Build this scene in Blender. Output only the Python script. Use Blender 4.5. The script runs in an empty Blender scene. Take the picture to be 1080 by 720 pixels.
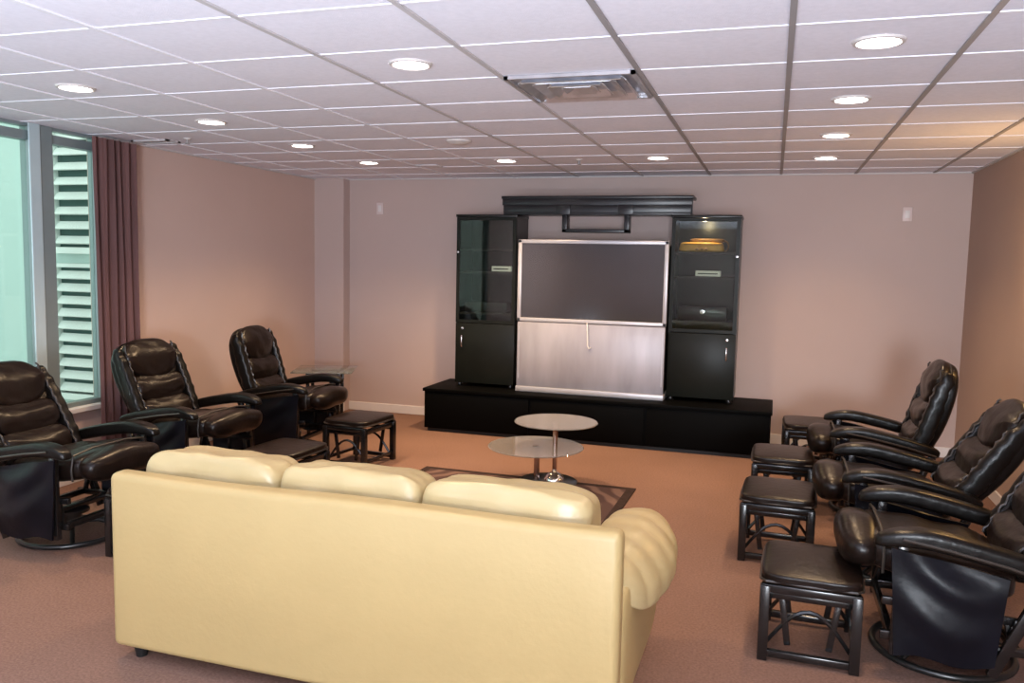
import bpy, bmesh, math, random
from mathutils import Vector, Matrix, noise
random.seed(7)
SC = bpy.context.scene
COL = SC.collection
PI = math.pi
R = math.radians

# ------------------------------------------------------------------ materials
def new_mat(name):
    m = bpy.data.materials.new(name); m.use_nodes = True
    nt = m.node_tree
    b = nt.nodes.get('Principled BSDF')
    return m, nt, b

def mat(name, color, rough=.5, metal=0., spec=.5, var=0., vscale=8., bump=0., bscale=60., emit=None, estr=0., coat=0., stretch=None):
    m, nt, b = new_mat(name)
    b.inputs['Base Color'].default_value = (*color, 1)
    b.inputs['Roughness'].default_value = rough
    b.inputs['Metallic'].default_value = metal
    b.inputs['Specular IOR Level'].default_value = spec
    b.inputs['Coat Weight'].default_value = coat
    if emit:
        b.inputs['Emission Color'].default_value = (*emit, 1)
        b.inputs['Emission Strength'].default_value = estr
    tc = nt.nodes.new('ShaderNodeTexCoord')
    src = tc.outputs['Object']
    if stretch:
        mp = nt.nodes.new('ShaderNodeMapping'); mp.inputs['Scale'].default_value = stretch
        nt.links.new(src, mp.inputs['Vector']); src = mp.outputs['Vector']
    n = nt.nodes.new('ShaderNodeTexNoise'); n.inputs['Scale'].default_value = vscale; n.inputs['Detail'].default_value = 5
    nt.links.new(src, n.inputs['Vector'])
    rp = nt.nodes.new('ShaderNodeValToRGB')
    v = max(var, .02)
    rp.color_ramp.elements[0].position = .3; rp.color_ramp.elements[1].position = .7
    rp.color_ramp.elements[0].color = tuple(c*(1-v) for c in color)+(1,)
    rp.color_ramp.elements[1].color = tuple(min(1, c*(1+v)) for c in color)+(1,)
    nt.links.new(n.outputs['Fac'], rp.inputs['Fac']); nt.links.new(rp.outputs['Color'], b.inputs['Base Color'])
    if bump:
        n2 = nt.nodes.new('ShaderNodeTexNoise'); n2.inputs['Scale'].default_value = bscale; n2.inputs['Detail'].default_value = 4
        nt.links.new(src, n2.inputs['Vector'])
        bp = nt.nodes.new('ShaderNodeBump'); bp.inputs['Strength'].default_value = bump; bp.inputs['Distance'].default_value = .01
        nt.links.new(n2.outputs['Fac'], bp.inputs['Height']); nt.links.new(bp.outputs['Normal'], b.inputs['Normal'])
    return m

def glass_mat(name, tint, frost=0., frost_col=(.6,.6,.6), rough=.02, ior=1.5):
    """thin sheet glass: tinted see-through + fresnel reflection (+ a milky share)"""
    m = bpy.data.materials.new(name); m.use_nodes = True
    nt = m.node_tree; nt.nodes.clear()
    out = nt.nodes.new('ShaderNodeOutputMaterial')
    tr = nt.nodes.new('ShaderNodeBsdfTransparent'); tr.inputs['Color'].default_value = (*tint, 1)
    gl = nt.nodes.new('ShaderNodeBsdfGlossy'); gl.inputs['Roughness'].default_value = rough
    # Schlick reflectance, the same from both sides of the sheet
    ge = nt.nodes.new('ShaderNodeNewGeometry')
    dt = nt.nodes.new('ShaderNodeVectorMath'); dt.operation = 'DOT_PRODUCT'
    nt.links.new(ge.outputs['Normal'], dt.inputs[0]); nt.links.new(ge.outputs['Incoming'], dt.inputs[1])
    def mth(op, a, b=None):
        n = nt.nodes.new('ShaderNodeMath'); n.operation = op
        for i, v in enumerate((a, b)):
            if v is None: continue
            if isinstance(v, (int, float)): n.inputs[i].default_value = v
            else: nt.links.new(v, n.inputs[i])
        return n.outputs[0]
    f0 = ((ior-1)/(ior+1))**2
    one_c = mth('SUBTRACT', 1.0, mth('ABSOLUTE', dt.outputs['Value']))
    fres = mth('ADD', f0, mth('MULTIPLY', mth('POWER', one_c, 5.0), 1-f0))
    base = tr.outputs[0]
    if frost:
        df = nt.nodes.new('ShaderNodeBsdfDiffuse'); df.inputs['Color'].default_value = (*frost_col, 1)
        mx0 = nt.nodes.new('ShaderNodeMixShader'); mx0.inputs[0].default_value = frost
        nt.links.new(tr.outputs[0], mx0.inputs[1]); nt.links.new(df.outputs[0], mx0.inputs[2]); base = mx0.outputs[0]
    mx = nt.nodes.new('ShaderNodeMixShader')
    nt.links.new(fres, mx.inputs[0]); nt.links.new(base, mx.inputs[1]); nt.links.new(gl.outputs[0], mx.inputs[2])
    nt.links.new(mx.outputs[0], out.inputs['Surface'])
    return m

M = {}
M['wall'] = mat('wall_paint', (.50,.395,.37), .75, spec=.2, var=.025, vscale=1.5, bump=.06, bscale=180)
M['wall_left'] = mat('wall_paint_lightened', (.60,.45,.40), .75, spec=.2, var=.025, vscale=1.5, bump=.06, bscale=180)  # same wall paint, lightened in its colour to look better lit
M['wall_right'] = mat('wall_paint_shaded', (.44,.315,.26), .75, spec=.2, var=.025, vscale=1.5, bump=.06, bscale=180)  # same wall paint, shade and warm glow put into its colour
M['ceil'] = mat('ceiling_tile', (.79,.785,.87), .9, spec=.1, var=.03, vscale=40, bump=.15, bscale=220)
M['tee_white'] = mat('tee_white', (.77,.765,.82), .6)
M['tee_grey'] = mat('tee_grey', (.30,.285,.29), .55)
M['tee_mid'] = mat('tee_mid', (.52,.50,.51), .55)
M['base'] = mat('baseboard_paint', (.70,.66,.66), .45)
M['leather'] = mat('dark_leather', (.005,.004,.0035), .29, spec=.26, var=.3, vscale=6, bump=.22, bscale=26)
M['leather_brown'] = mat('brown_leather', (.009,.0052,.004), .29, spec=.23, var=.3, vscale=6, bump=.2, bscale=26)
M['vinyl'] = mat('dark_vinyl_panel', (.003,.0033,.006), .36, spec=.22, var=.3, vscale=5, bump=.25, bscale=10)
M['piping'] = mat('piping', (.03,.024,.02), .3, spec=.6)
M['lacquer'] = mat('black_lacquer', (.008,.007,.007), .22, spec=.6, var=.2, vscale=9)
M['metal_black'] = mat('black_metal', (.01,.01,.01), .3, spec=.6)
M['steel'] = mat('polished_steel', (.75,.75,.76), .18, metal=1.)
M['chrome'] = mat('chrome', (.85,.85,.86), .06, metal=1.)
M['brown_reflection'] = mat('reflective_pole', (.55,.42,.36), .12, metal=1.)  # brown reflection of the room put into the metal's colour
M['sofa'] = mat('cream_leather', (.41,.302,.136), .42, spec=.4, var=.03, vscale=3, bump=.08, bscale=45)
M['sofa_cush'] = mat('cream_leather_cushion', (.44,.345,.178), .34, spec=.45, var=.04, vscale=4, bump=.45, bscale=9)
M['cab'] = mat('black_wood', (.007,.007,.006), .3, spec=.3, var=.3, vscale=4, stretch=(1,1,8))
M['cab_front'] = mat('black_door', (.009,.010,.008), .36, spec=.16, var=.2, vscale=4)
M['cab_in'] = mat('cabinet_inside', (.022,.022,.02), .5)
M['stand'] = mat('black_plinth', (.0012,.0012,.0012), .6, spec=.06)
M['bridge'] = mat('bridge_wood', (.012,.012,.016), .3, spec=.4, var=.2, vscale=5)
M['silver'] = mat('silver_plastic', (.47,.47,.52), .35, metal=.3)
M['panel'] = mat('silver_grille', (.36,.35,.40), .42, metal=.2, spec=.6, var=.16, vscale=2.2, stretch=(3,1,.7))  # soft vertical reflection patches painted into the silver
M['screen'] = mat('tv_screen', (.022,.021,.024), .13, spec=.9)
M['black'] = mat('matte_black', (.004,.004,.004), .6)
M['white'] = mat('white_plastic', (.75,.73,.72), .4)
M['paleplate'] = mat('pale_wall_plate', (.66,.55,.54), .4)
M['curtain'] = mat('curtain_cloth', (.135,.070,.068), .85, spec=.1, var=.15, vscale=14, bump=.1, bscale=200, stretch=(1,1,.1))
M['frame_al'] = mat('window_aluminium', (.24,.29,.30), .4, metal=.3)
M['frame_light'] = mat('window_aluminium_light', (.50,.62,.66), .35, metal=.2)
M['louver'] = mat('louver_paint', (.84,.86,.84), .5)
M['louver_dark'] = mat('louver_recess', (.05,.11,.10), .7)
M['ext'] = mat('exterior_panel', (.54,.66,.63), .6, var=.05, vscale=.8)
M['concrete'] = mat('exterior_ground', (.35,.38,.36), .8, var=.1)
M['sill'] = mat('sill_white', (.78,.74,.73), .4)
M['gold'] = mat('yellow_ornament', (.80,.42,.08), .4, var=.25, vscale=14)
M['gold_dark'] = mat('yellow_ornament_dark', (.30,.14,.03), .45, var=.3, vscale=20)
M['device'] = mat('dark_device', (.012,.013,.013), .25, spec=.6)
M['pale_box_glow'] = mat('pale_box_glow', (.60,.60,.57), .4, emit=(.8,.8,.75), estr=.25)  # glow added to keep these boxes bright behind the glass
M['rubber'] = mat('rubber', (.02,.018,.018), .6)
M['lens'] = mat('lamp_lens', (1,.95,.9), .4, emit=(1,.93,.86), estr=14)
M['trimring'] = mat('lamp_trim', (.62,.58,.57), .4)
M['foil'] = mat('brushed_reflector', (.72,.72,.76), .3, metal=.85, var=.15, vscale=9)
M['foil_dark'] = mat('reflector_shade', (.50,.50,.55), .4, metal=.5, var=.2, vscale=9)
M['glass_win'] = glass_mat('window_glass', (.82,.92,.88))
M['glass_cab'] = glass_mat('smoked_glass', (.70,.74,.70), ior=1.42)
M['glass_table'] = glass_mat('table_glass', (.72,.72,.68), frost=.28, frost_col=(.55,.53,.54), rough=.08)
M['glass_side'] = glass_mat('clear_table_glass', (.70,.80,.76), frost=.08)

# carpet: a looped pile with soft blotches
def carpet():
    m, nt, b = new_mat('carpet')
    b.inputs['Roughness'].default_value = .95; b.inputs['Specular IOR Level'].default_value = .1
    tc = nt.nodes.new('ShaderNodeTexCoord')
    n1 = nt.nodes.new('ShaderNodeTexNoise'); n1.inputs['Scale'].default_value = 1.1; n1.inputs['Detail'].default_value = 3
    n2 = nt.nodes.new('ShaderNodeTexNoise'); n2.inputs['Scale'].default_value = 90; n2.inputs['Detail'].default_value = 3
    for n in (n1, n2): nt.links.new(tc.outputs['Object'], n.inputs['Vector'])
    r1 = nt.nodes.new('ShaderNodeValToRGB'); r1.color_ramp.elements[0].position = .3; r1.color_ramp.elements[1].position = .7
    r1.color_ramp.elements[0].color = (.195,.113,.086,1); r1.color_ramp.elements[1].color = (.230,.134,.102,1)
    r2 = nt.nodes.new('ShaderNodeValToRGB'); r2.color_ramp.elements[0].position = .35; r2.color_ramp.elements[1].position = .65
    r2.color_ramp.elements[0].color = (.80,.80,.80,1); r2.color_ramp.elements[1].color = (1.1,1.1,1.1,1)
    nt.links.new(n1.outputs['Fac'], r1.inputs['Fac']); nt.links.new(n2.outputs['Fac'], r2.inputs['Fac'])
    mx = nt.nodes.new('ShaderNodeMix'); mx.data_type = 'RGBA'; mx.blend_type = 'MULTIPLY'; mx.inputs['Factor'].default_value = 1
    nt.links.new(r1.outputs['Color'], mx.inputs['A']); nt.links.new(r2.outputs['Color'], mx.inputs['B'])
    nt.links.new(mx.outputs['Result'], b.inputs['Base Color'])
    bp = nt.nodes.new('ShaderNodeBump'); bp.inputs['Strength'].default_value = .3; bp.inputs['Distance'].default_value = .01
    nt.links.new(n2.outputs['Fac'], bp.inputs['Height']); nt.links.new(bp.outputs['Normal'], b.inputs['Normal'])
    return m
M['carpet'] = carpet()

# rug: dark field with curled medallions
def rug_mat():
    m, nt, b = new_mat('rug_pile')
    b.inputs['Roughness'].default_value = .95; b.inputs['Specular IOR Level'].default_value = .1
    tc = nt.nodes.new('ShaderNodeTexCoord')
    w = nt.nodes.new('ShaderNodeTexWave'); w.wave_type = 'RINGS'; w.rings_direction = 'SPHERICAL'
    w.inputs['Scale'].default_value = 2.2; w.inputs['Distortion'].default_value = 5; w.inputs['Detail'].default_value = 1.5; w.inputs['Detail Scale'].default_value = 1.4
    nt.links.new(tc.outputs['Object'], w.inputs['Vector'])
    r = nt.nodes.new('ShaderNodeValToRGB')
    e = r.color_ramp.elements
    e[0].position = .35; e[0].color = (.075,.045,.042,1)
    e[1].position = .80; e[1].color = (.16,.10,.085,1)
    x = e.new(.55); x.color = (.11,.068,.062,1)
    nt.links.new(w.outputs['Fac'], r.inputs['Fac']); nt.links.new(r.outputs['Color'], b.inputs['Base Color'])
    return m
M['rug'] = rug_mat()
M['rug_edge'] = mat('rug_border', (.035,.022,.02), .95, spec=.1, var=.2, vscale=30)

# ------------------------------------------------------------------ mesh helper
class MB:
    def __init__(s): s.bm = bmesh.new()
    def _add(s, verts, faces):
        vs = [s.bm.verts.new(v) for v in verts]
        for f in faces:
            try: s.bm.faces.new([vs[i] for i in f])
            except ValueError: pass
        return vs
    def box(s, c, d, rot=None, bevel=0., seg=2):
        bm = bmesh.new(); bmesh.ops.create_cube(bm, size=1)
        bmesh.ops.scale(bm, vec=d, verts=bm.verts)
        if bevel: bmesh.ops.bevel(bm, geom=list(bm.edges), offset=min(bevel, min(d)*.45), segments=seg, affect='EDGES', profile=.5)
        mt = Matrix.Translation(c) @ (rot.to_4x4() if rot else Matrix.Identity(4))
        bmesh.ops.transform(bm, matrix=mt, verts=bm.verts)
        s._merge(bm); return s
    def _merge(s, bm):
        mp = {}
        for v in bm.verts: mp[v] = s.bm.verts.new(v.co)
        for f in bm.faces: s.bm.faces.new([mp[v] for v in f.verts])
        bm.free()
    def span(s, a, b, bevel=0., seg=2):
        c = [(a[i]+b[i])/2 for i in range(3)]; d = [abs(b[i]-a[i]) for i in range(3)]
        return s.box(c, d, None, bevel, seg)
    def bar(s, p, q, w, h, bevel=.004, up=(0,0,1)):
        p, q = Vector(p), Vector(q); x = (q-p); L = x.length; x.normalize()
        u = Vector(up)
        if abs(x.dot(u)) > .98: u = Vector((1,0,0))
        y = u.cross(x).normalized(); z = x.cross(y)
        rot = Matrix((x, y, z)).transposed()
        return s.box((p+q)/2, (L, w, h), rot, bevel)
    def tube(s, pts, r, n=10, closed=False):
        pts = [Vector(p) for p in pts]; N = len(pts); rings = []
        prev = None
        for i, p in enumerate(pts):
            if closed: t = (pts[(i+1) % N]-pts[i-1])
            else: t = pts[min(i+1, N-1)]-pts[max(i-1, 0)]
            t.normalize()
            if prev is None:
                a = Vector((0,0,1)) if abs(t.z) < .9 else Vector((1,0,0))
                nrm = a.cross(t).normalized()
            else:
                nrm = (prev - t*prev.dot(t)).normalized()
            prev = nrm; bn = t.cross(nrm)
            rr = r[i] if isinstance(r, (list, tuple)) else r
            rings.append([s.bm.verts.new(p + (nrm*math.cos(2*PI*k/n)+bn*math.sin(2*PI*k/n))*rr) for k in range(n)])
        M_ = N if closed else N-1
        for i in range(M_):
            a, b = rings[i], rings[(i+1) % N]
            for k in range(n): s.bm.faces.new((a[k], a[(k+1) % n], b[(k+1) % n], b[k]))
        if not closed:
            s.bm.faces.new(rings[0][::-1]); s.bm.faces.new(rings[-1])
        return s
    def lathe(s, prof, c=(0,0,0), n=40):
        c = Vector(c); rings = []
        for (r, z) in prof:
            if r < 1e-6: rings.append([s.bm.verts.new(c+Vector((0,0,z)))])
            else: rings.append([s.bm.verts.new(c+Vector((r*math.cos(2*PI*k/n), r*math.sin(2*PI*k/n), z))) for k in range(n)])
        for a, b in zip(rings, rings[1:]):
            for k in range(n):
                l = (k+1) % n
                if len(a) == 1 and len(b) == 1: continue
                if len(a) == 1: s.bm.faces.new((a[0], b[l], b[k]))
                elif len(b) == 1: s.bm.faces.new((a[k], a[l], b[0]))
                else: s.bm.faces.new((a[k], a[l], b[l], b[k]))
        return s
    def soft(s, c, d, p=5., n=14, fn=None, rot=None):
        """rounded cushion block: cube surface squashed to a superellipsoid; fn(u) bends the unit shape (u in -1..1) -> local offset"""
        bm = bmesh.new(); bmesh.ops.create_cube(bm, size=2)
        bmesh.ops.subdivide_edges(bm, edges=list(bm.edges), cuts=n, use_grid_fill=True)
        c = Vector(c)
        for v in bm.verts:
            x, y, z = v.co
            # ease so points gather at the rounded rims
            x, y, z = [math.sin(q*PI/2)*.35+q*.65 for q in (x, y, z)]
            k = (abs(x)**p+abs(y)**p+abs(z)**p)**(1/p)
            u = Vector((x/k, y/k, z/k))
            o = Vector((u.x*d[0]/2, u.y*d[1]/2, u.z*d[2]/2))
            if fn: o = fn(u, o)
            if rot: o = rot @ o
            v.co = c+o
        s._merge(bm); return s
    def sheet(s, fn, nu, nv, thick=0.):
        g = [[s.bm.verts.new(fn(i/nu, j/nv)) for j in range(nv+1)] for i in range(nu+1)]
        for i in range(nu):
            for j in range(nv): s.bm.faces.new((g[i][j], g[i+1][j], g[i+1][j+1], g[i][j+1]))
        if thick:
            s.bm.normal_update()
            bmesh.ops.solidify(s.bm, geom=list(s.bm.faces), thickness=thick)
        return s

def obj(name, mb, material, parent=None, smooth=True, angle=40):
    bm = mb.bm
    bmesh.ops.recalc_face_normals(bm, faces=list(bm.faces))
    me = bpy.data.meshes.new(name)
    if smooth:
        lim = R(angle)
        for f in bm.faces: f.smooth = True
        for e in bm.edges:
            if len(e.link_faces) == 2 and e.calc_face_angle(0) > lim: e.smooth = False
    bm.to_mesh(me); bm.free()
    for m in (material if isinstance(material, (list, tuple)) else [material]): me.materials.append(m)
    o = bpy.data.objects.new(name, me); COL.objects.link(o)
    if parent: o.parent = parent
    return o

def tag(o, label, cat, group=None):
    o['label'] = label; o['category'] = cat
    if group: o['group'] = group
    return o

def thing(name, label, cat, loc=(0,0,0), rotz=0., group=None):
    o = bpy.data.objects.new(name, None); COL.objects.link(o); o.empty_display_size = .1
    o.location = loc; o.rotation_euler = (0,0,rotz)
    return tag(o, label, cat, group)

def struct(name, mb, material, parent=None, smooth=False):
    o = obj(name, mb, material, parent, smooth)
    if not parent: o['kind'] = 'structure'
    return o

def dup(root, loc, rotz, label, group=None):
    r = root.copy(); COL.objects.link(r); r.location = loc; r.rotation_euler = (0,0,rotz); r['label'] = label
    if group: r['group'] = group
    for ch in list(root.children):
        c = ch.copy(); COL.objects.link(c); c.parent = r
        for g in ch.children:
            d = g.copy(); COL.objects.link(d); d.parent = c
    return r

# ------------------------------------------------------------------ camera
h, F, yaw, pitch, roll = 1.6, 868.48, .3053, .0954, .0206
cy, sy = math.cos(yaw), math.sin(yaw)
fwd = Vector((-sy*math.cos(pitch), cy*math.cos(pitch), -math.sin(pitch)))
r0 = Vector((cy, sy, 0)); u0 = r0.cross(fwd)
rv = r0*math.cos(roll)+u0*math.sin(roll); uv = -r0*math.sin(roll)+u0*math.cos(roll)
cam = bpy.data.cameras.new('camera'); co = bpy.data.objects.new('camera', cam); COL.objects.link(co)
cam.sensor_width = 36; cam.sensor_fit = 'HORIZONTAL'; cam.lens = F/1080*36; cam.clip_start = .05
mw = Matrix((rv, uv, -fwd)).transposed().to_4x4(); mw.translation = (0,0,h); co.matrix_world = mw
SC.camera = co

# ------------------------------------------------------------------ room
XL, XR, YB, YN, H = -4.62, 1.55, 7.81, -4.2, 2.433
T = .12
struct('floor', MB().span((XL-T, YN-T, -.1), (XR+T, YB+T, 0)), M['carpet'])
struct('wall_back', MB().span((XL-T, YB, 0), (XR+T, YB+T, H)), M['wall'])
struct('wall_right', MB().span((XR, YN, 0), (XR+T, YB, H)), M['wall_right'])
struct('wall_front', MB().span((XL-T, YN-T, 0), (XR+T, YN, H)), M['wall'])
struct('wall_column', MB().span((XL, YB-.13, 0), (-4.277, YB, H)), M['wall'])
WY0, WY1, WZ0 = 1.5, 4.80, .50          # window opening on the left wall, up to the ceiling
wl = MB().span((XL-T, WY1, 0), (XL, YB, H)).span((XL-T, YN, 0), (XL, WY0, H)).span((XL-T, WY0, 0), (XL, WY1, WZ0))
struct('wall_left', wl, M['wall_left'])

# ceiling tiles and the tee grid that carries them
struct('ceiling', MB().span((XL-T, YN-T, H), (XR+T, YB+T, H+.1)), M['ceil'])
SX, X0, SY, Y0 = .6145, -.5951, .5427, 2.526
g_shaded, g_half_shaded, g_white = MB(), MB(), MB()
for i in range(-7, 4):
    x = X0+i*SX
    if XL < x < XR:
        m_ = g_white if i <= -3 else (g_half_shaded if i <= -1 else g_shaded)  # runner shade painted in: white at left, greyer towards the right
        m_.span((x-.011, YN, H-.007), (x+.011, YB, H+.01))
for j in range(-13, 10):
    y = Y0+j*SY
    if YN < y < YB: g_white.span((XL, y-.0065, H-.004), (XR, y+.0065, H+.01))
edge = MB()
edge.span((XL, YB-.02, H-.012), (XR, YB, H+.01)).span((XR-.02, YN, H-.012), (XR, YB, H+.01)).span((XL, WY1, H-.012), (XL+.02, YB, H+.01))
struct('trim_1', g_shaded, M['tee_grey']); struct('trim_2', g_half_shaded, M['tee_mid']); struct('trim_3', g_white, M['tee_white'])
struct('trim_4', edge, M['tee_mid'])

# baseboards
def bb(name, a, b): struct(name, MB().span(a, b, .004, 1), M['base'])
bb('baseboard_back', (-4.277, YB-.015, 0), (XR, YB, .09))
bb('baseboard_right', (XR-.015, YN, 0), (XR, YB-.015, .09))
bb('baseboard_left', (XL, WY0, 0), (XL+.015, YB-.13, .09))
bb('baseboard_column', (XL+.015, YB-.145, 0), (-4.262, YB-.13, .09))

# window on the left wall
wf = MB()
xm = XL-.05
for y, w in ((WY0+.03, .06), (WY1-.015, .03), (2.85, .05)): wf.span((xm-.035, y-w/2, WZ0), (xm+.035, y+w/2, H))
wf.span((xm-.035, WY0, WZ0), (xm+.035, WY1, WZ0+.06)).span((xm-.035, WY0, 2.325), (xm+.035, WY1, 2.385)).span((xm-.035, WY0, H-.02), (xm+.035, WY1, H))
win = struct('window_1', wf, M['frame_al'])
struct('mullion', MB().span((xm-.05, 4.225, WZ0), (xm+.05, 4.395, H), .006), M['frame_al'], win)
struct('mullion_cover', MB().span((xm+.05, 4.20, WZ0), (xm+.062, 4.285, H), .004), M['frame_light'], win)
gp = MB()
for ya, yb in ((WY0+.06, 2.825), (2.875, 4.225), (4.395, WY1-.03)): gp.span((xm-.004, ya, WZ0+.06), (xm+.004, yb, 2.325)).span((xm-.004, ya, 2.385), (xm+.004, yb, H-.02))
struct('pane', gp, M['glass_win'], win)
struct('window_sill', MB().span((XL-.015, WY0-.02, WZ0-.005), (XL+.05, WY1+.02, WZ0+.03), .005), M['sill'], win)

# outside the window: a pale building face with louvered openings
struct('wall_outside', MB().span((-9.5, 5.30, -.5), (XL-T-.01, 5.42, 4.2)), M['ext'])
struct('trim_outside_ground', MB().span((-9.5, -3.0, -.6), (XL-T-.01, 5.42, -.5)), M['concrete'])
def louver(z0, z1, n, label):
    t = thing('louvered_vent', label, 'vent', (-5.30, 5.30, z0), 0, 'louvered vents outside the window')
    w, hh = .50, z1-z0
    obj('frame', MB().span((-w/2, -.07, 0), (-w/2+.035, -.003, hh)).span((w/2-.045, -.07, 0), (w/2, -.003, hh)).span((-w/2, -.07, 0), (w/2, -.003, .05)).span((-w/2, -.07, hh-.03), (w/2, -.003, hh)), M['louver'], t, False)
    obj('recess', MB().span((-w/2+.036, -.012, .052), (w/2-.046, -.004, hh-.032)), M['louver_dark'], t, False)
    sl = MB(); p = (hh-.09)/n
    for k in range(n):
        z = .05+p*(k+.5)
        sl.box((-.005, -.045, z), (w-.085, .075, .012), Matrix.Rotation(R(52), 3, 'X'))
    obj('slats', sl, M['louver'], t, False)
    return t
louver(1.60, 2.62, 8, 'upper pale louvered vent outside the window, above the cross band')
louver(.42, 1.52, 10, 'lower pale louvered vent outside the window, below the cross band')

# curtain
def cur(u, v):
    y = 4.645+u*.40; z = .012+v*(H-.035)
    fold = math.sin(u*2*PI*5.5+.4*math.sin(v*3))*(.022+.012*(1-v)) + .008*math.sin(u*2*PI*13)
    return (XL+.085+fold, y+.006*math.sin(v*5+u*9), z)
tag(obj('curtain', MB().sheet(cur, 90, 16, .004), M['curtain']), 'brown full-length curtain gathered at the right side of the window', 'curtain')

# ------------------------------------------------------------------ ceiling fittings
def make_downlight(label):
    t = thing('ceiling_downlight', label, 'ceiling light', (0,0,H), 0, 'recessed ceiling downlights')
    obj('trim_ring', MB().lathe([(.074,-.002),(.078,-.010),(.090,-.008),(.094,-.0005)], n=32), M['trimring'], t)
    obj('lens', MB().lathe([(0,-.006),(.06,-.006),(.0735,-.003)], n=32), M['lens'], t)
    return t
DL = [(.324,3.351,'first and largest of the four downlights over the right-hand seats'),
      (.320,4.432,'second of the four downlights over the right-hand seats, beyond the largest'),
      (.327,5.581,'third of the four downlights over the right-hand seats'),
      (.329,6.692,'last of the four downlights over the right-hand seats, nearest the back wall'),
      (-1.515,3.293,'round downlight in the middle of the ceiling, left of the metal ceiling grille'),
      (-3.394,3.379,'first of the four downlights over the left-hand seats, nearest the window'),
      (-3.370,4.400,'second of the four downlights over the left-hand seats, by the curtain'),
      (-3.370,5.438,'third of the four downlights over the left-hand seats'),
      (-3.363,6.474,'last of the four downlights over the left-hand seats, nearest the corner column'),
      (-2.135,6.516,'ceiling downlight above the left glass-door cabinet'),
      (-.899,6.513,'ceiling downlight above the right end of the television')]
dl0 = None
WARM = (1.0,.67,.37)
def lamp(x, y, e, col=WARM, ang=125, z=None, r=.06):
    l = bpy.data.lights.new('downlight_lamp', 'SPOT'); l.energy = e; l.color = col
    l.spot_size = R(ang); l.spot_blend = .9; l.shadow_soft_size = r
    o = bpy.data.objects.new('downlight_lamp', l); COL.objects.link(o); o.location = (x, y, (z or H)-.03)
for x, y, lab in DL:
    if dl0 is None: dl0 = make_downlight(lab); dl0.location = (x,y,H)
    else: dup(dl0, (x,y,H), 0, lab)
    lamp(x, y, (64 if x < -3 else 48) if y < 6 else (56 if x > -2 else 190 if x > -3 else 70))

# metal grille in one ceiling bay
gx0, gx1, gy0, gy1 = X0-SX+.012, X0-.012, Y0+2*SY-.02, Y0+3*SY-.02
t = thing('ceiling_grille', 'square metal ceiling grille with shiny reflector blades beside the middle downlight', 'grille', ((gx0+gx1)/2, (gy0+gy1)/2, H))
gw, gd = gx1-gx0, gy1-gy0
obj('backing', MB().span((-gw/2,-gd/2,-.004),(gw/2,gd/2,-.001)), M['foil_dark'], t, False)
obj('frame', MB().span((-gw/2,-gd/2,-.018),(gw/2,-gd/2+.02,-.003)).span((-gw/2,gd/2-.02,-.018),(gw/2,gd/2,-.003)).span((-gw/2,-gd/2,-.018),(-gw/2+.02,gd/2,-.003)).span((gw/2-.02,-gd/2,-.018),(gw/2,gd/2,-.003)), M['foil'], t, False)
b_ = MB()
for k in range(4):                       # four-way blades, each quarter turned outward
    ang = k*PI/2; rz = Matrix.Rotation(ang, 3, 'Z')
    for q in range(4):
        d_ = .06+q*.056; ln = 2*d_
        c = rz @ Vector((d_, 0, -.014)); rot = rz @ Matrix.Rotation(R(38 if q % 2 else 24), 3, 'Y')
        sc = gw/gd if k % 2 else 1
        b_.box((c.x, c.y*gd/gw, c.z), (.05, ln*(.92 if k % 2 == 0 else 1.0), .003), rot)
obj('blades', b_, M['foil'], t, False)

def small_ceiling(name, label, cat, x, y, build):
    t = thing(name, label, cat, (x, y, H)); build(t); return t
def spr(t):
    obj('escutcheon', MB().lathe([(0,0),(.028,0),(.022,-.010),(0,-.011)], n=20), M['trimring'], t)
    obj('sprinkler_head', MB().lathe([(0,-.011),(.008,-.012),(.008,-.035),(.018,-.038),(.018,-.041),(0,-.042)], n=16), M['tee_grey'], t)
small_ceiling('fire_sprinkler', 'small sprinkler head on the ceiling above the cabinet bridge', 'sprinkler', -1.528, 6.541, spr)
small_ceiling('fire_sprinkler', 'small sprinkler head on the ceiling near the curtain top', 'sprinkler', -4.02, 4.98, spr)
def disc(t):
    obj('cover', MB().lathe([(0,-.03),(.05,-.028),(.085,-.012),(.09,-.001)], n=32), M['trimring'], t)
small_ceiling('smoke_detector', 'flat round detector disc on the ceiling left of the metal grille and further back', 'detector', -2.12, 5.41, disc)
tag(obj('ceiling_speaker_panel', MB().span((-3.02,6.69,H-.008),(-2.83,6.85,H-.001),.003), M['tee_white']), 'small pale rectangular panel on the ceiling near the back wall, left of centre', 'panel')
t = thing('air_diffuser', 'short grey slot air diffuser on the ceiling above the curtain edge', 'vent', (-4.36, 5.06, H))
obj('frame', MB().span((-.16,-.07,-.012),(.16,-.045,-.001)).span((-.16,.045,-.012),(.16,.07,-.001)).span((-.16,-.07,-.012),(-.14,.07,-.001)).span((.14,-.07,-.012),(.16,.07,-.001)), M['tee_mid'], t, False)
obj('slot', MB().span((-.14,-.045,-.006),(.14,.045,-.002)), M['tee_grey'], t, False)

# wall plates
for x, z, lab in ((-3.924,2.129,'small pale wall plate high on the back wall beside the corner column'), (1.064,2.081,'small pale wall plate high on the back wall near the right corner')):
    t = thing('wall_plate', lab, 'wall plate', (x, YB, z), 0)
    obj('plate', MB().box((0,-.006,0),(.075,.010,.12),None,.003), M['paleplate'], t)
    obj('insert', MB().box((0,-.013,0),(.035,.004,.065),None,.001), M['base'], t)

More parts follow.
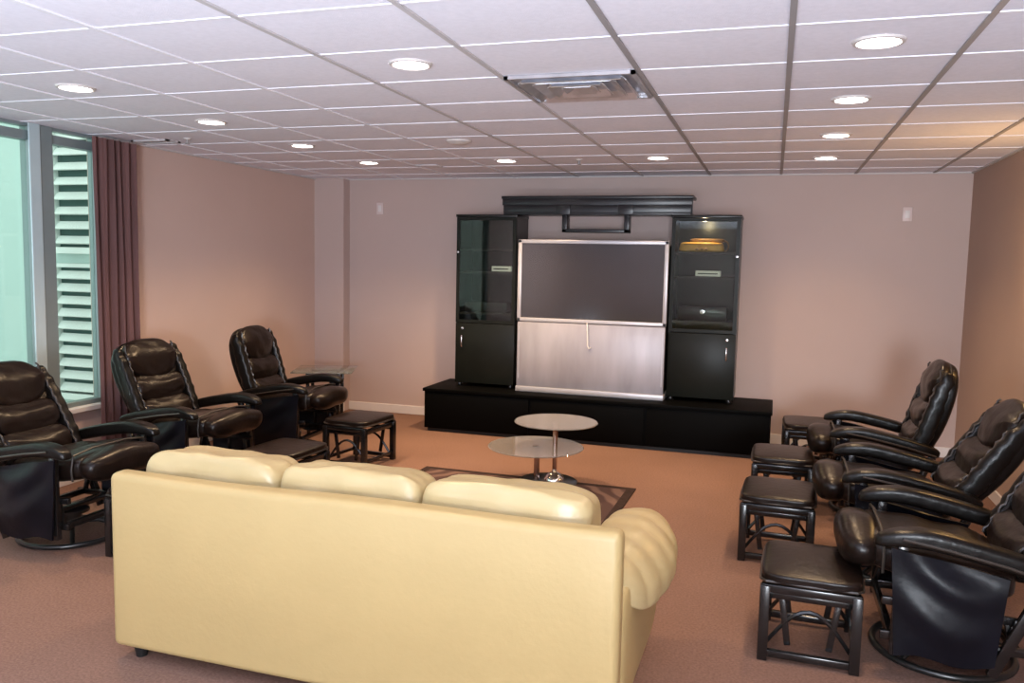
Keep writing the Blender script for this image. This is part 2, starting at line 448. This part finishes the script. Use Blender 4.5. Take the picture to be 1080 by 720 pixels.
# ------------------------------------------------------------------ media furniture
SYF, STZ = 7.075, .41
t = thing('media_bench', 'long low black bench under the television and cabinets along the back wall', 'TV stand', (-1.53, 7.40, 0))
obj('body', MB().span((-1.565,-.300,.03),(1.565,.36,STZ-.03),.004), M['stand'], t)
obj('top_board', MB().span((-1.575,-.325,STZ-.03),(1.575,.37,STZ),.004), M['stand'], t)
obj('plinth', MB().span((-1.53,-.29,0),(1.53,.34,.03)), M['black'], t)
for k in range(3):
    x = -1.045+k*1.045
    obj('door', MB().span((x-.51,-.316,.045),(x+.51,-.301,STZ-.04),.003), M['stand'], t)

CZ = 2.045
def cabinet(x0, x1, hinge_right, label):
    """tall unit, front at Y=7.36; origin at its bottom centre; handles on the outer side"""
    w = x1-x0; yf, yb = -.18, .20
    t = thing('tall_cabinet', label, 'cabinet', ((x0+x1)/2, 7.545, STZ))
    hh = CZ-STZ; a, b = -w/2, w/2
    c = MB().span((a,yf+.02,.03),(a+.022,yb,hh-.024)).span((b-.022,yf+.02,.03),(b,yb,hh-.024)).span((a,yf+.02,.03),(b,yb,.055))
    c.span((a,yb-.012,.03),(b,yb,hh-.024))
    obj('carcass', c, M['cab'], t, False)
    obj('top_board', MB().span((a-.006,yf-.006,hh-.024),(b+.006,yb,hh),.003), M['cab'], t)
    for z in (.70, 1.09, 1.31): obj('shelf', MB().span((a+.022,yf+.03,z-.009),(b-.022,yb-.012,z+.009)), M['cab_in'], t, False)
    for sx in (a+.04, b-.04):
        obj('foot', MB().lathe([(.022,0),(.026,.012),(.02,.03)],(sx,yf+.04,0),n=16).lathe([(.022,0),(.026,.012),(.02,.03)],(sx,yb-.05,0),n=16), M['metal_black'], t)
    side = 1 if hinge_right else -1
    hx = side*(w/2-.075)
    # lower door with a knob-shaped lock and a bar handle
    d = obj('door', MB().span((a+.002,yf,.032),(b-.002,yf+.02,.605),.003), M['cab_front'], t)
    k = obj('lock_knob', MB().lathe([(0,.016),(.012,.014),(.017,.006),(.017,0)],n=18), M['steel'], d)
    k.rotation_euler = (PI/2,0,0); k.location = (hx,yf,.555)
    obj('handle', MB().tube([(hx,yf-.0,.38),(hx,yf-.025,.385),(hx,yf-.028,.40),(hx,yf-.028,.47),(hx,yf-.025,.485),(hx,yf-.0,.49)],.0075), M['steel'], d)
    # upper glass door
    g = obj('glass_door', MB().span((a+.002,yf,.612),(a+.034,yf+.02,hh-.027)).span((b-.034,yf,.612),(b-.002,yf+.02,hh-.027)).span((a+.034,yf,.612),(b-.034,yf+.02,.64)).span((a+.034,yf,hh-.055),(b-.034,yf+.02,hh-.027)), M['cab_front'], t, False)
    obj('pane', MB().span((a+.034,yf+.007,.64),(b-.034,yf+.012,hh-.055)), M['glass_cab'], g, False)
    k2 = obj('knob', MB().lathe([(0,.014),(.010,.012),(.013,.004),(.010,0)],n=16), M['steel'], g)
    k2.rotation_euler = (PI/2,0,0); k2.location = (side*(w/2-.02),yf,1.28)
    return t
cl = cabinet(-2.895, -2.30, False, 'tall black glass-door cabinet left of the television')
cr = cabinet(-.872, -.372+.085, True, 'tall black glass-door cabinet right of the television with a yellow ornament inside')
cz = STZ
# things inside the cabinets
def device(x, z, w, d, hh, label, m, name='pale_box', y=7.50):
    t = thing(name, label, 'electronics', (x, y, z))
    obj('case', MB().span((-w/2,-d/2,.006),(w/2,d/2,hh),.004), m, t)
    obj('feet', MB().span((-w/2+.02,-d/2+.02,0),(-w/2+.05,d/2-.02,.006)).span((w/2-.05,-d/2+.02,0),(w/2-.02,d/2-.02,.006)), M['rubber'], t, False)
    obj('front_strip', MB().span((-w/2+.02,-d/2-.002,hh*.45),(w/2-.02,-d/2,hh*.62)), M['device'], t, False)
    return t
device(-2.465, cz+1.099, .19, .14, .055, 'slim pale box on a shelf in the left glass-door cabinet', M['pale_box_glow'])
device(-.555, cz+1.099, .21, .14, .055, 'slim pale box on a shelf in the right glass-door cabinet, below the yellow ornament', M['pale_box_glow'])
rc = device(-.585, cz+.709, .42, .28, .13, 'black receiver with a small silver dial on the lower shelf of the right cabinet', M['device'], 'audio_receiver', 7.53)
kk = obj('dial', MB().lathe([(0,.016),(.02,.014),(.024,0)],n=20), M['steel'], rc); kk.rotation_euler = (PI/2,0,0); kk.location = (0,-.142,.085)
device(-2.60, cz+.709, .42, .28, .10, 'black component box on the lower shelf of the left cabinet', M['device'], 'audio_receiver', 7.53)

cabl = bpy.data.lights.new('ornament_fill', 'POINT'); cabl.energy = 5.5; cabl.color = (1,.72,.42); cabl.shadow_soft_size = .02  # unseen lamp added to brighten the yellow ornament
cabo = bpy.data.objects.new('ornament_fill', cabl); COL.objects.link(cabo); cabo.location = (-.60, 7.42, CZ-.06)
# television
t = thing('projection_television', 'large silver rear projection television standing on the low black bench', 'television', (-1.565, 7.37, STZ))
tw, th = 1.37, 1.405
a, b = -tw/2, tw/2
obj('cabinet_body', MB().span((a+.02,-.06,.03),(b-.02,.30,th-.03),.02), M['black'], t)
bz = .655
bezel = MB().span((a,-.10,bz),(a+.035,-.05,th),.006).span((b-.035,-.10,bz),(b,-.05,th),.006).span((a,-.10,th-.035),(b,-.05,th),.006).span((a,-.10,bz),(b,-.05,bz+.035),.006)
obj('bezel', bezel, M['silver'], t)
obj('screen', MB().span((a+.034,-.085,bz+.034),(b-.034,-.06,th-.034)), M['screen'], t, False)
obj('speaker_panel', MB().span((a+.006,-.095,.05),(b-.006,-.05,bz-.004),.006), M['panel'], t)
obj('base_rail', MB().span((a,-.105,0),(b,.25,.05),.006), M['silver'], t)
obj('panel_trim', MB().span((a+.02,-.099,.12),(a+.03,-.095,bz-.05)).span((b-.03,-.099,.12),(b-.02,-.095,bz-.05)), M['silver'], t, False)
obj('reflection_strip', MB().tube([(-.02,-.1,bz+.005),(-.015,-.106,bz-.02),(-.012,-.104,bz-.1),(-.008,-.103,bz-.2),(.004,-.104,bz-.225),(.02,-.102,bz-.215)],.007), M['white'], t)  # white strip modelled in place of a reflection on the speaker panel

# bridge on top of the cabinets
t = thing('bridge_shelf', 'black bridge shelf resting across the tops of both tall cabinets', 'shelf', (-1.575, 7.50, CZ))
obj('top_board', MB().span((-.88,-.13,.145),(.88,.15,.17),.004), M['bridge'], t)
obj('back_board', MB().span((-.85,.12,.0),(.85,.14,.145)), M['bridge'], t, False)
obj('bottom_board', MB().span((-.86,-.12,.0),(.86,.12,.02),.003), M['bridge'], t)
obj('front_rail', MB().span((-.87,-.128,.085),(.87,-.112,.146),.003), M['bridge'], t)
obj('fascia', MB().span((-.86,-.122,.018),(.86,-.108,.086),.002), M['bridge'], t)
fr = obj('hanging_frame', MB().span((-.31,-.06,-.155),(.31,.06,-.125),.003).span((-.31,-.06,-.155),(-.265,.06,.0),.003).span((.265,-.06,-.155),(.31,.06,.0),.003), M['bridge'], t)
for sx in (-.2875, .2875): obj('bracket', MB().span((sx-.07,-.135,.0),(sx+.07,-.125,.09),.004), M['bridge'], t)

# yellow ornament
t = thing('yellow_ornament', 'long yellow ornament lying on the top shelf of the right glass-door cabinet', 'ornament', (-.61, 7.50, cz+1.319))
# ------------------------------------------------------------------ (ornament parts)
obj('body', MB().soft((-.01,0,.042),(.38,.15,.084),7,10,lambda u,o: Vector((o.x*(1-.05*u.z),o.y,o.z))), M['gold'], t)
obj('upper_layer', MB().soft((.035,.01,.098),(.30,.12,.036),5,10), M['gold_dark'], t)
obj('stripe', MB().span((-.16,-.081,.062),(.17,-.070,.068),.002), M['gold_dark'], t)
for dx in (-.045, 0, .035): obj('knot', MB().soft((dx,-.083,.022),(.028,.02,.022),2.5,4), M['gold_dark'], t)
obj('ring', MB().tube([(.188+.032*math.cos(q*PI/9), -.02, .052+.045*math.sin(q*PI/9)) for q in range(18)],.006,8,True), M['gold_dark'], t)

# ------------------------------------------------------------------ glass tables
t = thing('tiered_coffee_table', 'two-tier coffee table with round frosted glass tops on slim poles', 'coffee table', (-1.53, 5.74, .009))
obj('base_plate', MB().lathe([(0,.014),(.20,.012),(.215,.004),(.215,0),(0,0)],(.02,0,0),48), M['metal_black'], t)
obj('base_dome', MB().lathe([(.075,.012),(.07,.03),(.045,.055),(.022,.07),(.018,.09)],(.062,.02,0),32), M['chrome'], t)
obj('pole', MB().lathe([(.018,.08),(.018,.425),(.03,.430),(.03,.436)],(.062,.02,0),24), M['brown_reflection'], t)
obj('pole', MB().lathe([(.022,.014),(.022,.245),(.034,.25),(.034,.255)],(-.06,-.03,0),24), M['brown_reflection'], t)
obj('upper_top', MB().lathe([(0,.436),(.300,.436),(.305,.441),(.300,.446),(0,.446)],(.065,.02,0),64), M['glass_table'], t)
lt = MB().lathe([(.024,.256),(.345,.256),(.350,.261),(.345,.266),(.024,.266),(.024,.256)],(-.065,-.05,0),64)
obj('lower_top', lt, M['glass_table'], t)
# rug below it
t = thing('area_rug', 'dark patterned rug on the carpet beneath the glass coffee table', 'rug', (-1.70, 5.12, 0), R(-1))
obj('field', MB().span((-.76,-.62,.0),(.76,.62,.008)), M['rug'], t, False)
obj('border', MB().span((-.82,-.68,0),(.82,-.62,.008)).span((-.82,.62,0),(.82,.68,.008)).span((-.82,-.62,0),(-.76,.62,.008)).span((.76,-.62,0),(.82,.62,.008)), M['rug_edge'], t, False)

t = thing('glass_side_table', 'small square glass-topped table behind the far left recliner', 'side table', (-3.92, 6.70, 0), R(22))
obj('top', MB().span((-.27,-.27,.575),(.27,.27,.585),.003), M['glass_side'], t)
for sx in (-1,1):
    for sy_ in (-1,1): obj('leg', MB().bar((sx*.13,sy_*.13,0),(sx*.14,sy_*.14,.575),.03,.03), M['lacquer'], t)
obj('rail', MB().bar((-.13,-.13,.54),(.13,-.13,.54),.02,.04).bar((-.13,.13,.54),(.13,.13,.54),.02,.04).bar((-.13,-.13,.54),(-.13,.13,.54),.02,.04).bar((.13,-.13,.54),(.13,.13,.54),.02,.04), M['lacquer'], t)
obj('lower_shelf', MB().span((-.13,-.13,.2),(.13,.13,.215)), M['lacquer'], t, False)

# ------------------------------------------------------------------ sofa (back turned to the camera)
t = thing('leather_sofa', 'cream yellow three-seat leather sofa seen from behind in the foreground', 'sofa', (-1.43, 2.53, 0))
hw = 1.01
bkm = MB().span((-hw,0,.05),(hw,.095,.75),.028,4)
bmesh.ops.subdivide_edges(bkm.bm, edges=[e for e in bkm.bm.edges if abs(e.verts[0].co.x-e.verts[1].co.x) > 1], cuts=16)
for v in bkm.bm.verts:
    u_ = v.co.x/hw
    if v.co.y < .04: v.co.y -= .010*(1-u_*u_)
    v.co.z += .004*math.sin(u_*5+1) if v.co.z > .4 else 0
obj('backrest', bkm, M['sofa'], t)
obj('base', MB().span((-hw+.03,.09,.06),(hw-.03,.90,.30),.03,3), M['sofa'], t)
def cush(cx, w, tilt, sd):
    def fn(u, o):
        o = o.copy()
        o.y += .018*noise.noise(Vector((u.x*2.2+sd, u.z*2.2, u.y)))
        o.z += .014*noise.noise(Vector((u.x*2.6+sd*3, u.y*2, u.z)))*(1 if u.z > 0 else 0)
        o.z -= .012*abs(u.x)**6 if u.z > 0 else 0
        return o
    obj('back_cushion', MB().soft((cx,.235,.60),(w,.25,.42),8.,18,fn,Matrix.Rotation(R(tilt),3,'X')), M['sofa_cush'], t)
cush(-.655,.62,-7,1.); cush(-.047,.59,-7,2.3); cush(.565,.63,-7,4.1)
for k in range(3):
    obj('seat_cushion', MB().soft((-.655+k*.655,.62,.37),(.645,.60,.18),5,12), M['sofa_cush'], t)
for s in (1,-1):
    # outer arm body flaring outwards to the top and front, then the pleated pad rolled over it
    def armfn(u, o, s=s):
        o = o.copy(); k = (u.z+1)/2; f = (u.y+1)/2
        o.x += s*(.055*k*f)
        return o
    am = obj('arm', MB().soft((s*(hw-.08),.51,.29),(.17,.80,.46),9,14,armfn), M['sofa'], t)
    def padfn(u, o, s=s):
        o = o.copy(); f = (u.y+1)/2
        w = .62+.38*min(1,f*1.8)
        o.x = o.x*w + s*(.012*f)
        o.z -= .11*max(0,s*u.x)**1.6*(.8+.3*(1-f))
        o.z += .005*f
        pl = abs(math.sin(f*PI*5.5))**.6
        o.z += .008*pl*(1 if u.z > 0 else .3)
        o.x += s*.008*pl*max(0,s*u.x)
        return o
    obj('arm_pad', MB().soft((s*(hw-.055),.55,.515),(.30,.78,.15),3.0,30,padfn), M['sofa_cush'], t)
for sx in (-.92,.92):
    for y in (.06,.82): obj('foot', MB().lathe([(0,0),(.022,0),(.03,.05),(0,.06)],(sx,y,0),18), M['black'], t)

# ------------------------------------------------------------------ glider recliner
def make_recliner(label):
    """faces local +x; origin on the floor under the seat"""
    t = thing('glider_recliner', label, 'recliner', (0,0,0), 0, 'black leather glider recliners')
    # swivel ring base
    ring = [(.02+.27*math.cos(2*PI*k/40), .27*math.sin(2*PI*k/40), .016) for k in range(40)]
    obj('base_ring', MB().tube(ring,.015,10,True), M['metal_black'], t)
    cr_ = MB()
    for k in range(2):
        a_ = k*PI/2+PI/4; c_, s_ = math.cos(a_)*.265, math.sin(a_)*.265
        cr_.tube([(.02+c_,s_,.018),(.02+c_*.5,s_*.5,.07),(.02,0,.08),(.02-c_*.5,-s_*.5,.07),(.02-c_,-s_,.018)],.013,8)
    cr_.lathe([(0,.07),(.05,.07),(.05,.13),(.09,.135),(.09,.15),(0,.15)],(.02,0,0),24)
    obj('swivel_base', cr_, M['metal_black'], t)
    for s in (-1,1):
        y = s*.285
        f = MB()
        f.bar((-.22,y,.16),(.30,y,.16),.025,.035)                 # lower rail
        f.bar((-.24,y,.275),(.30,y,.30),.022,.032)                # upper rail under the seat
        f.bar((.26,y,.15),(.225,y,.30),.02,.025).bar((-.17,y,.15),(-.14,y,.29),.02,.025)   # glide links
        f.bar((.10,y,.16),(.10,y,.29),.018,.022)
        obj('side_frame', f, M['lacquer'], t)
        ya = s*.325
        obj('front_post', MB().bar((.25,ya,.10),(.24,ya,.56),.03,.04), M['lacquer'], t)
        obj('rear_post', MB().bar((-.09,ya,.07),(-.26,ya,.47),.03,.04), M['lacquer'], t)
        k = obj('bolt', MB().lathe([(0,.012),(.009,.010),(.012,0)],n=12), M['steel'], t)
        k.rotation_euler = (-s*PI/2,0,0); k.location = (.225,ya+s*.021,.50)
        # padded arm, sloping down to the back
        def armf(u, o):
            o = o.copy(); o.z += .014*(1-u.x**2)
            if u.x > .3: o.z -= .10*(u.x-.3)**2
            return o
        ar = obj('armrest', MB().soft((.02,ya,.54),(.64,.10,.075),4,12,armf,Matrix.Rotation(R(-11),3,'Y')), M['leather'], t)
        obj('arm_piping', MB().tube([(-.27,ya+s*.052,.472),(-.1,ya+s*.054,.517),(.1,ya+s*.054,.556),(.25,ya+s*.052,.578)],.006,6), M['piping'], ar)
        # leather side panel hanging below the arm
        def pan(u, v, s=s, ya=ya):
            x = (.285-.41*u) + (1-v)*(-.03+.06*u); zt = .535-.075*u; zb = .105+.012*math.sin(u*7)
            z = zb+(zt-zb)*v
            bul = .030*math.sin(PI*u)*math.sin(PI*min(1,v*1.1)) + .016*math.sin(v*13+u*4+2*math.sin(u*3))*math.sin(PI*u)*v 
            return (x, ya+s*(.028+bul), z)
        obj('side_panel', MB().sheet(pan,18,22,.012), M['vinyl'], t)
    obj('lower_cross_frame', MB().bar((.26,-.285,.16),(.26,.285,.16),.03,.035).bar((-.18,-.285,.16),(-.18,.285,.16),.03,.035).bar((.02,-.285,.165),(.02,.285,.165),.06,.03), M['lacquer'], t)
    # seat with a deep rolled front
    def seatf(u, o):
        o = o.copy(); k = (u.x+1)/2
        o.z += .07*k
        if u.z < 0: o.z += .02*k
        if u.z > 0: o.z += .008*math.sin(u.x*9)*(1-abs(u.y)**4)-.03*max(0,u.x-.6)**2*6
        return o
    st = obj('seat', MB().soft((.09,0,.395),(.58,.54,.17),4.5,16,seatf), M['leather_brown'], t)
    obj('seat_front_roll', MB().soft((.375,0,.468),(.18,.53,.165),2.7,16,lambda u,o: Vector((o.x,o.y,o.z+.006*math.cos(u.y*5)))), M['leather_brown'], st)
    obj('seat_piping', MB().tube([(.30,-.262,.40),(.30,-.268,.46),(.30,-.255,.535),(.30,-.12,.553),(.30,.12,.553),(.30,.255,.535),(.30,.268,.46),(.30,.262,.40)],.006,6), M['piping'], st)
    # backrest, own pivot so it can recline; local: y across, z up the back, x thickness
    L = .65
    def bf(u, o):
        o = o.copy(); k = (u.z+1)/2
        wd = .86+.20*math.sin(min(1,k*1.15)*PI*.5)-.22*max(0,k-.82)**1*2.2
        o.y *= wd
        o.x *= .70+.38*math.sin(k*PI)
        o.x += .045*(k-.45)**2*2-.01                      # slight curl forward at the head
        return o
    bk = obj('backrest', MB().soft((-.04,0,L/2),(.10,.55,L),4.2,18,bf), M['leather'], t)
    bk.location = (-.16,0,.40); bk.rotation_euler = (0,R(-22),0)
    def pill(z0, z1, w, th_, seed, top):
        def pf(u, o):
            o = o.copy()
            if top: o.y *= 1-.16*max(0,u.z)**2
            else: o.y *= .96+.04*u.z
            if u.x > 0:
                o.x += .010*math.cos(u.z*PI*1.2)+.006*noise.noise(Vector((u.y*3+seed,u.z*3,0)))
                o.z += (.045 if (top and u.z < 0) else .03 if (not top and u.z > 0) else .0)*(u.y**2)
            return o
        return MB().soft((.015,0,(z0+z1)/2),(th_,w,z1-z0),3.2,14,pf)
    obj('head_pillow', pill(.36,.655,.47,.10,1,True), M['leather_brown'], bk)
    obj('middle_cushion', pill(.19,.385,.45,.075,5,False), M['leather_brown'], bk)
    obj('lumbar_cushion', pill(.02,.21,.44,.085,9,False), M['leather_brown'], bk)
    for s in (-1,1):
        def wing(u, o):
            o = o.copy(); k = (u.z+1)/2; o.y += .0
            o.x += .010*math.sin(k*PI*13)*.5; return o
        obj('side_bolster', MB().soft((.0,s*.255,.325),(.10,.075,.56),3,16,wing), M['leather'], bk)
        pts = []
        for k in range(33):
            q = k/32; z = .06+.55*q
            pts.append((.042+.006*math.sin(q*60), s*(.215+.012*math.sin(q*PI)), z))
        obj('piping', MB().tube(pts,.006,6), M['piping'], bk)
    obj('back_shell', MB().soft((-.085,0,.30),(.025,.42,.48),4,8), M['leather'], bk)
    return t

rec0 = make_recliner('black leather recliner nearest on the right, cut off by the picture edge')
BACK = {}
def set_back(root, deg):
    for c in root.children:
        if c.name.startswith('backrest'): c.rotation_euler = (0,R(-deg),0)
rec0.location = (.77,3.75,0); rec0.rotation_euler = (0,0,PI); set_back(rec0, 30)
def rec(x, y, rz, back, label):
    r = dup(rec0, (x,y,0), R(rz), label); set_back(r, back); return r
rec(.72,4.72,180,34,'middle black leather recliner of the three on the right')
rec(.73,5.87,180,17,'black leather recliner furthest back on the right, near the back wall corner')
rec(-3.78,3.63,0,32,'brownish black leather recliner at the left picture edge, below the window')
rec(-3.87,4.78,-3,24,'black leather recliner in front of the brown curtain')
rec(-3.82,5.93,4,17,'black leather recliner furthest back on the left, before the glass side table')

# ------------------------------------------------------------------ glider ottomans
def make_ottoman(label):
    t = thing('glider_ottoman', label, 'ottoman', (0,0,0), 0, 'glider ottomans')
    for s in (-1,1):
        y = s*.205
        for x in (-.175,.175): obj('leg', MB().bar((x,y,0),(x,y,.315),.040,.040), M['lacquer'], t)
        obj('bottom_rail', MB().bar((-.175,y,.03),(.175,y,.03),.026,.03), M['lacquer'], t)
        obj('top_rail', MB().bar((-.19,y,.306),(.19,y,.306),.034,.034), M['lacquer'], t)
        obj('glide_rail', MB().bar((-.165,s*.172,.265),(.165,s*.172,.265),.022,.028), M['lacquer'], t)
        for x in (-.11,.11): obj('link', MB().bar((x,s*.172,.27),(x*.72,s*.172,.06),.016,.026), M['lacquer'], t)
        obj('curved_brace', MB().tube([(-.17+.34*q/12, s*.172, .05+.16*math.sin(PI*q/12)) for q in range(13)],.009,6), M['lacquer'], t)
    for x in (-.175,.175): obj('cross_rail', MB().bar((x,-.19,.29),(x,.19,.29),.024,.04), M['lacquer'], t); obj('foot_rail', MB().bar((x,-.19,.06),(x,.19,.06),.02,.024), M['lacquer'], t)
    def cf(u, o):
        o = o.copy(); o.z += (.010*(1-u.y**2)*(1-u.x**2) if u.z > 0 else 0)
        return o
    c = obj('cushion', MB().soft((0,0,.349),(.39,.47,.052),7,14,cf), M['leather_brown'], t)
    obj('piping', MB().tube([(.194,-.2,.338),(.198,0,.338),(.194,.2,.338),(.172,.226,.338),(0,.232,.338),(-.172,.226,.338),(-.194,.2,.338),(-.198,0,.338),(-.194,-.2,.338),(-.172,-.226,.338),(0,-.232,.338),(.172,-.226,.338)],.006,6,True), M['piping'], c)
    return t
ot0 = make_ottoman('nearest footstool on the right, black slatted frame standing before the front recliner')
ot0.location = (.21,3.62,0); ot0.rotation_euler = (0,0,R(-2))
dup(ot0,(.085,4.78,0),R(-2),'second footstool from the front on the right, before the middle recliner')
dup(ot0,(.115,5.76,0),R(0),'third footstool from the front on the right, before the far recliner')
dup(ot0,(.33,7.02,0),R(2),'footstool standing by the right end of the long black bench')
dup(ot0,(-3.06,5.76,0),R(-6),'open-framed footstool before the far left recliner, seen left of the rug')
dup(ot0,(-3.0,4.62,0),R(-4),'low footstool before the recliner by the curtain, partly hidden by the sofa')
dup(ot0,(-3.11,3.62,0),R(-4),'footstool before the left-edge recliner, mostly hidden behind the sofa corner')

# ------------------------------------------------------------------ light
def area(name, loc, target, size, e, col, sy_=None):
    l = bpy.data.lights.new(name, 'AREA'); l.energy = e; l.color = col; l.shape = 'RECTANGLE'; l.size = size; l.size_y = sy_ or size
    o = bpy.data.objects.new(name, l); COL.objects.link(o); o.location = loc
    o.rotation_euler = (Vector(target)-Vector(loc)).to_track_quat('-Z','Y').to_euler(); return o
# the camera's flash, just above the lens
fl = bpy.data.lights.new('camera_flash', 'SPOT'); fl.energy = 45; fl.color = (.90,.93,1.0); fl.shadow_soft_size = .05; fl.spot_size = R(100); fl.spot_blend = .5
fo = bpy.data.objects.new('camera_flash', fl); COL.objects.link(fo); fo.location = Vector((0,0,h))+uv*.14+rv*.02
fo.rotation_euler = fwd.to_track_quat('-Z','Y').to_euler()
# two unseen fill areas added in place of light bounced by the near room
area('ceiling_fill', (-1.3,-.9,.3), (-1.3,-.88,2.4), 4.4, 270, (.70,.84,1.0), 1.8)
area('back_wall_fill', (.95,-3.9,1.15), (-1.4,7.8,2.7), 1.2, 290, (.84,.92,1.0), 1.2)
for x in (.324,-1.5,-3.38):
    for y in (2.25,.9): lamp(x, y, 16, (.8,.9,1.0))
# wall lamp glow low on the right wall, out of frame
wlp = bpy.data.lights.new('wall_lamp', 'POINT'); wlp.energy = 10; wlp.color = (1,.60,.22); wlp.shadow_soft_size = .06
wo = bpy.data.objects.new('wall_lamp', wlp); COL.objects.link(wo); wo.location = (1.38,5.6,1.72)
# daylight outside
w = bpy.data.worlds.new('world'); SC.world = w; w.use_nodes = True
bg = w.node_tree.nodes['Background']; bg.inputs[0].default_value = (.96,1.0,.99,1); bg.inputs[1].default_value = 1.35

SC.view_settings.view_transform = 'Standard'
SC.view_settings.look = 'None'
SC.view_settings.exposure = .42
SC.view_settings.gamma = 1
